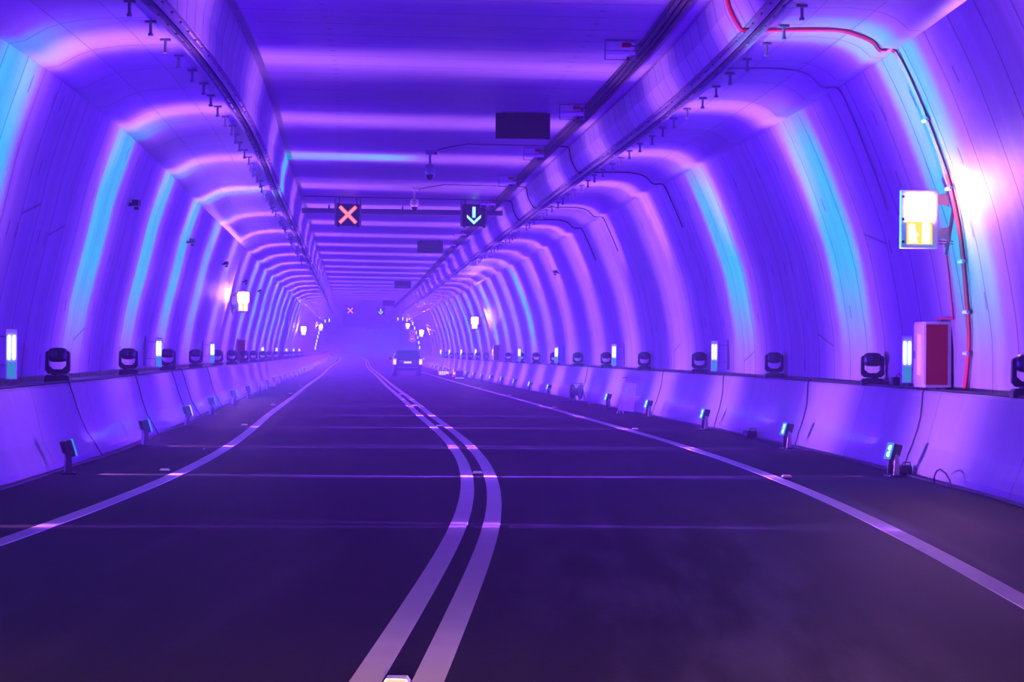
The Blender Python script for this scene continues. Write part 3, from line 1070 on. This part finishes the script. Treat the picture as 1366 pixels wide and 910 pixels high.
wl = wall_camera(-1)
for i, (s, b) in enumerate(((34.3, 3.92), (46.6, 3.95), (58.8, 3.98), (70.5, 3.88), (82, 3.9))):
    o = wl if i == 0 else copy_tree(wl)
    o.matrix_world = M(wall_a(b, -1) + .13, b, s, -.2)
    o['label'] = 'small black camera high on the left wall, %s from the camera' % ordw(i)
    o['group'] = 'small cameras on the left wall'
o = wall_camera(1)
o.matrix_world = M(wall_a(4.2, 1) - .13, 4.2, 67.5, .3)
tag(o, 'small black camera high on the right wall', 'camera')

# ------------------------------------------------------------------ road studs
def stud(m):
    r = thing('road_stud', 'x', 'road stud')
    MB().prism([(-.06, 0), (.06, 0), (.045, .022), (-.045, .022)], -.05, .05).build('stud_body', 'pale', r)
    MB().box((0, -.051, .011), (.09, .004, .014)).build('reflector', m, r)
    bpy.context.view_layer.update()
    return r


for a, word, mm, rows in ((-3.80, 'left edge line', 'stud', (24.4, 39.2, 54, 69, 84)), (0, 'double middle line', 'stud', (9.0, 24.2, 39.2, 54, 69)),
                          (3.70, 'right edge line', 'studred', (23.8, 38, 53, 68, 83))):
    pr = stud(mm)
    for i, s in enumerate(rows):
        o = pr if i == 0 else copy_tree(pr)
        o.matrix_world = M(a, .001, s)
        o['label'] = 'small %sroad stud beside the %s, %s from the camera' % ('red ' if mm == 'studred' else 'pale ', word, ordw(i))
        o['group'] = 'road studs along the %s' % word

# ------------------------------------------------------------------ things standing at the right barrier
r = thing('cable_reel', 'black cable reel standing at the foot of the right barrier', 'cable reel', M(5.02, 0, 59.6, -.5))
for x in (-.13, .13):
    MB().cyl((x, 0, .30), (x+.02, 0, .30), .22, n=24).build('flange', 'black', r)
MB().cyl((-.13, 0, .30), (.15, 0, .30), .12, n=20).build('drum', 'cable', r)
f = MB()
for x in (-.18, .20):
    f.tube([(x, -.22, .015), (x, 0, .56), (x, .22, .015)], .014, 6)
f.tube([(-.18, 0, .56), (.20, 0, .56)], .014, 6)
f.build('stand', 'steel', r)
MB().tube([(-.12, -.1, .2), (-.2, -.3, .02), (-.3, -.5, .02), (-.1, -.6, .02), (.05, -.4, .02)], .012, 6).build('loose_cable', 'cable', r)

r = thing('pole_stand', 'copper coloured pole stand leaning beside a pale board at the right barrier', 'stand', M(4.80, 0, 47.8))
MB().tube([(-.04, 0, .03), (.09, .05, .86)], .013, 8).build('pole', 'warmrod', r)
for p in ((-.12, -.10, .01), (.04, -.10, .01), (-.02, .14, .01)):
    MB().tube([(-.02, 0, .22), p], .010, 6).build('leg', 'pale', r)
MB().tube([(.02, 0, .86), (.09, .05, .88), (.16, .06, .87)], .011, 6).build('cross_arm', 'black2', r)
MB().tube([(.05, .02, .45), (.45, .05, .40)], .008, 6).build('side_rod', 'pale', r)
o = MB().box((0, 0, .36), (.34, .012, .70), ry=.10).build('white_board', 'white')
o.matrix_world = M(5.08, .03, 48.6, -.35)
tag(o, 'pale flat board leaning on the right barrier behind the copper pole', 'board')
for i, (a, s, txt) in enumerate(((5.16, 34.2, 'small black connector box on the road at the right barrier, by itself'),
                                 (5.16, 24.1, 'small black connector box beside the nearest right floor spotlight'))):
    r = thing('connector_box', txt, 'connector box', M(a, .001, s, .4))
    MB().superell((0, 0, .07), (.22, .20, .14), .4, 16, 8).build('case', 'black', r, smooth=True)
    MB().tube([(-.08, -.08, .10), (-.05, -.10, .17), (.05, -.10, .17), (.08, -.08, .10)], .010, 6).build('handle', 'cable', r)
tag(MB().tube([P(5.18, .02, 22.6), P(5.17, .10, 22.55), P(5.16, .17, 22.4), P(5.15, .20, 22.2), P(5.16, .17, 22.0), P(5.17, .10, 21.85), P(5.18, .02, 21.8)], .010, 6).build('cable_loop', 'cable'),
    'thin loop of black cable arching up by the foot of the right barrier', 'cable')
r = thing('connector_box', 'small black device on the right barrier top between head light and cabinet', 'connector box', M(5.79, 1.031, 27.0))
MB().box((0, 0, .07), (.10, .12, .14)).build('case', 'black', r, bev=.01)
MB().tube([(.0, 0, .13), (.05, 0, .19), (.10, 0, .12)], .007, 6).build('lead', 'cable', r)

r = thing('warning_board', 'low pale board with red edges by the right barrier beyond the car', 'sign', M(3.98, 0, 124))
MB().box((0, 0, .20), (.60, .04, .22)).build('panel', 'paleglow', r)
f = MB()
for x in (-.27, .27):
    f.box((x, -.024, .20), (.06, .008, .22))
f.build('red_edge', 'speedred', r)
f = MB()
for x in (-.12, .0, .12):
    f.box((x, -.024, .20), (.05, .008, .10))
f.build('dark_mark', 'dark', r)
for x in (-.25, .25):
    MB().box((x, 0, .05), (.04, .25, .10)).build('foot', 'black2', r)
for i, (a, s) in enumerate(((4.15, 122), (4.40, 118.5))):
    r = thing('traffic_cone', '%s traffic cone at the right barrier past the low board' % ('nearer' if i else 'farther'), 'traffic cone', M(a, 0, s))
    MB().box((0, 0, .02), (.34, .34, .04)).build('base', 'black2', r)
    MB().lathe([(.13, .04), (.03, .55), (.02, .56)]).build('cone', 'redpipe', r)
    MB().lathe([(.105, .18), (.078, .32)]).build('band', 'paleglow', r)
r = thing('equipment_case', 'dark equipment case on the road by the right barrier', 'case', M(4.45, 0, 114))
MB().box((0, 0, .24), (.42, .38, .40)).build('body', 'black', r, bev=.02)
MB().box((0, -.17, .03), (.5, .12, .03)).build('pale_foot', 'paleglow', r)
MB().tube([(-.1, 0, .44), (-.1, 0, .49), (.1, 0, .49), (.1, 0, .44)], .012, 6).build('handle', 'steel', r)

# ------------------------------------------------------------------ car
r = thing('car', 'dark sport utility car with lit tail lights driving away in the right lane', 'car', M(1.70, 0, 121.5))
L, W = 4.5, 1.78


def loft(rows):
    """rows of closed rings with equal vertex count."""
    mb = MB()
    n = len(rows[0])
    vs = [p for q in rows for p in q]
    fs = []
    for j in range(len(rows)-1):
        for i in range(n):
            fs.append((j*n+i, j*n+(i+1) % n, (j+1)*n+(i+1) % n, (j+1)*n+i))
    fs += [tuple(range(n))[::-1], tuple(range((len(rows)-1)*n, len(rows)*n))]
    return mb.add(vs, fs)


def rect_ring(z, y0, y1, w, c=.12):
    h = w/2
    return [(-h+c, y0, z), (h-c, y0, z), (h, y0+c, z), (h, y1-c, z), (h-c, y1, z), (-h+c, y1, z), (-h, y1-c, z), (-h, y0+c, z)]


body = loft([rect_ring(.36, .10, L-.1, W-.10), rect_ring(.48, 0, L, W-.02), rect_ring(.80, .02, L-.02, W), rect_ring(1.02, .10, L-.25, W-.06)]).build('body', 'carpaint', r, bev=.02)
loft([rect_ring(1.01, .12, 3.35, W-.10), rect_ring(1.30, .22, 2.95, W-.22), rect_ring(1.55, .34, 2.45, W-.40), rect_ring(1.60, .45, 2.3, W-.52)]).build('cabin', 'carpaint', r, bev=.02)
MB().add([(-.66, .115, 1.05), (.66, .115, 1.05), (.58, .292, 1.48), (-.58, .292, 1.48)], [(0, 1, 2, 3)]).add(
    [(-.66, .14, 1.05), (.66, .14, 1.05), (.58, .32, 1.48), (-.58, .32, 1.48)], [(3, 2, 1, 0)]).build('rear_window', 'glass', r)
MB().box((0, .27, 1.56), (1.25, .16, .035)).build('roof_spoiler', 'carpaint', r, bev=.008)
bp_ = MB().box((0, .02, .46), (W-.06, .18, .22)).build('bumper', 'black', r, bev=.03)
MB().box((0, -.075, .57), (1.2, .01, .03)).build('bumper_trim', 'grey', bp_)
for x in (-.79, .79):
    t_ = MB().box((x, .02, .90), (.17, .12, .34)).build('tail_light', 'tail', r, bev=.02)
    MB().box((x*.985, -.048, .88), (.09, .02, .17)).build('bulb', 'taildot', t_)
MB().box((0, .0, .86), (.46, .03, .12)).build('number_plate', 'paleglow', r)
MB().box((0, .03, .97), (.9, .03, .03)).build('chrome_strip', 'steel', r)
for x in (-.74, .74):
    for y in (.80, 3.55):
        wh = MB().cyl((x-.12, y, .34), (x+.12, y, .34), .34, n=24).build('wheel', 'tyre', r)
        MB().cyl((x-.125, y, .34), (x+.125, y, .34), .20, n=16).build('rim', 'steel', wh)
for x in (-.60, .60):
    MB().tube([(x, .55, 1.58), (x, .6, 1.65), (x, 2.1, 1.65), (x, 2.2, 1.58)], .022, 6).build('roof_rail', 'steel', r)
for x in (-1, 1):
    m_ = MB().superell((x*.99, 2.75, 1.08), (.20, .12, .16), .6).build('mirror', 'carpaint', r, smooth=True)
MB().prism([(.40, 1.58), (.60, 1.58), (.43, 1.72)], -.50, -.46, axis='x').build('antenna', 'black', r)

# ------------------------------------------------------------------ scissor lift far left
r = thing('scissor_lift', 'faint scissor lift parked by the left barrier far down the tunnel', 'lift', M(-4.2, .02, 245))
MB().box((0, 0, .40), (1.2, 1.9, .35)).build('chassis', 'grey', r, bev=.03)
for x in (-.5, .5):
    for y in (-.7, .7):
        MB().cyl((x-.08, y, .20), (x+.08, y, .20), .20, n=14).build('wheel', 'tyre', r)
for k_ in range(3):
    for sgn in (-1, 1):
        z0, z1 = .60 + k_*.33, .93 + k_*.33
        a_ = MB()
        for x in (-.45, .45):
            a_.tube([(x, -.85*sgn, z0), (x, .85*sgn, z1)], .035, 6)
        a_.build('scissor_arm', 'pale', r)
MB().box((0, 0, 1.64), (1.15, 1.9, .08)).build('platform', 'pale', r)
f = MB()
for z in (1.95, 2.25, 2.65):
    for y in (-.92, .92):
        f.tube([(-.56, y, z), (.56, y, z)], .025, 6)
    for x in (-.56, .56):
        f.tube([(x, -.92, z), (x, .92, z)], .025, 6)
for x in (-.56, .56):
    for y in (-.92, .92):
        f.tube([(x, y, 1.66), (x, y, 2.65)], .025, 6)
f.build('guard_rail', 'pale', r)


# ------------------------------------------------------------------ speed sign, arch lamps
def text_mesh(txt, size, name, mat, parent, loc):
    cu = bpy.data.curves.new(name, 'FONT')
    cu.body = txt
    cu.size = size
    cu.extrude = .008
    cu.align_x = 'CENTER'
    cu.align_y = 'CENTER'
    tmp = bpy.data.objects.new(name, cu)
    C.objects.link(tmp)
    bpy.context.view_layer.update()
    me = bpy.data.meshes.new_from_object(tmp.evaluated_get(bpy.context.evaluated_depsgraph_get()))
    bpy.data.objects.remove(tmp)
    me.materials.clear()
    me.materials.append(MAT[mat])
    o = bpy.data.objects.new(name, me)
    C.objects.link(o)
    o.parent = parent
    o.rotation_euler = (PI/2, 0, 0)
    o.location = loc
    return o


r = thing('speed_sign', 'two round red lit speed signs stacked on the far right wall', 'sign', M(4.3, 2.98, 196))
MB().box((0, 0, 0), (.66, .08, 1.24)).build('backboard', 'dark', r)
for z, t in ((.30, '7'), (-.30, '80')):
    rg = MB()
    n = 28
    vs = []
    for k_ in range(n):
        c_, s_ = math.cos(2*PI*k_/n), math.sin(2*PI*k_/n)
        vs += [(.28*c_, -.045, z+.28*s_), (.21*c_, -.045, z+.21*s_), (.28*c_, -.065, z+.28*s_), (.21*c_, -.065, z+.21*s_)]
    fs = []
    for k_ in range(n):
        i, j = 4*k_, 4*((k_+1) % n)
        fs += [(i+2, j+2, j+3, i+3), (i, j, j+2, i+2), (i+1, i+3, j+3, j+1), (i, i+1, j+1, j)]
    rg.add(vs, fs).build('red_ring', 'speedred', r)
    text_mesh(t, .30, 'number', 'speedtext', r, (0, -.055, z))
MB().box((.62, .02, 0), (.62, .05, .06)).build('wall_arm', 'rust', r)

al = thing('arch_lamp', 'x', 'lamp')
MB().box((0, 0, 0), (.16, .10, .52)).build('housing', 'black', al)
MB().box((0, -.055, .0), (.11, .03, .34)).build('tube', 'tubelamp', al)
bpy.context.view_layer.update()
k_ = 0
for side, word, bs in ((1, 'right', ((3.3, 5.0), (3.85, 5.02), (4.3, 4.9), 4.5, 4.0, 3.5, 3.0, 2.4, 1.85)), (-1, 'left', ((-4.3, 4.8), (-4.75, 4.7), 4.3, 3.85, 3.4, 2.95, 2.5, 2.1, 1.7))):
    for i, b in enumerate(bs):
        o = al if k_ == 0 else copy_tree(al)
        k_ += 1
        o.matrix_world = M(*(b if isinstance(b, tuple) else (wall_a(b, side) - side*.22, b)), 222)
        o['label'] = 'tiny lamp of the far light arch on the %s wall, %s from the top' % (word, ordw(i))
        o['group'] = 'lamps of the far light arch'

# extra far wash lights without fixtures, added to light the haze, and the headlights of the vehicle the picture is taken from
for s in (174, 181, 188, 195, 205, 215, 230, 250, 270):
    for side in (1, -1):
        pos = P(side*4.7, .4, s)
        gobo_light('wash', pos, P(-side*5.3, 3.9, s), frame(s)[2], LE, .0, .3, .8, math.atan2(3.5, 10.1))
for x in (-.6, .6):
    l = bpy.data.lights.new('headlight', 'SPOT')
    l.energy = 14000
    l.spot_size = math.radians(64)
    l.spot_blend = .6
    l.shadow_soft_size = .06
    l.use_nodes = True
    nt = l.node_tree
    sp = N(nt, 'ShaderNodeSeparateXYZ')
    nt.links.new(N(nt, 'ShaderNodeTexCoord').outputs['Normal'], sp.inputs[0])
    # dipped beam: sharp cut-off below the horizon
    y_ = sp.outputs[1]
    st_ = math_(nt, 'MULTIPLY', smooth(nt, y_, -.028, -.072), smooth(nt, y_, -.22, -.09))
    em = nt.nodes['Emission']
    em.inputs['Color'].default_value = (1.0, .52, .16, 1)
    nt.links.new(st_, em.inputs['Strength'])
    o = bpy.data.objects.new('headlight', l)
    C.objects.link(o)
    o.location = (x - .2, -.3, .62)
    o.rotation_euler = (PI/2, 0, 0)


sc.view_settings.view_transform = 'Standard'
sc.view_settings.look = 'None'
sc.view_settings.exposure = 0
sc.view_settings.gamma = 1
sc.view_settings.use_curve_mapping = False
sc.cycles.use_denoising = True
sc.cycles.max_bounces = 6
sc.cycles.diffuse_bounces = 4
sc.cycles.glossy_bounces = 3
sc.cycles.volume_bounces = 1
sc.cycles.caustics_reflective = False
sc.cycles.caustics_refractive = False
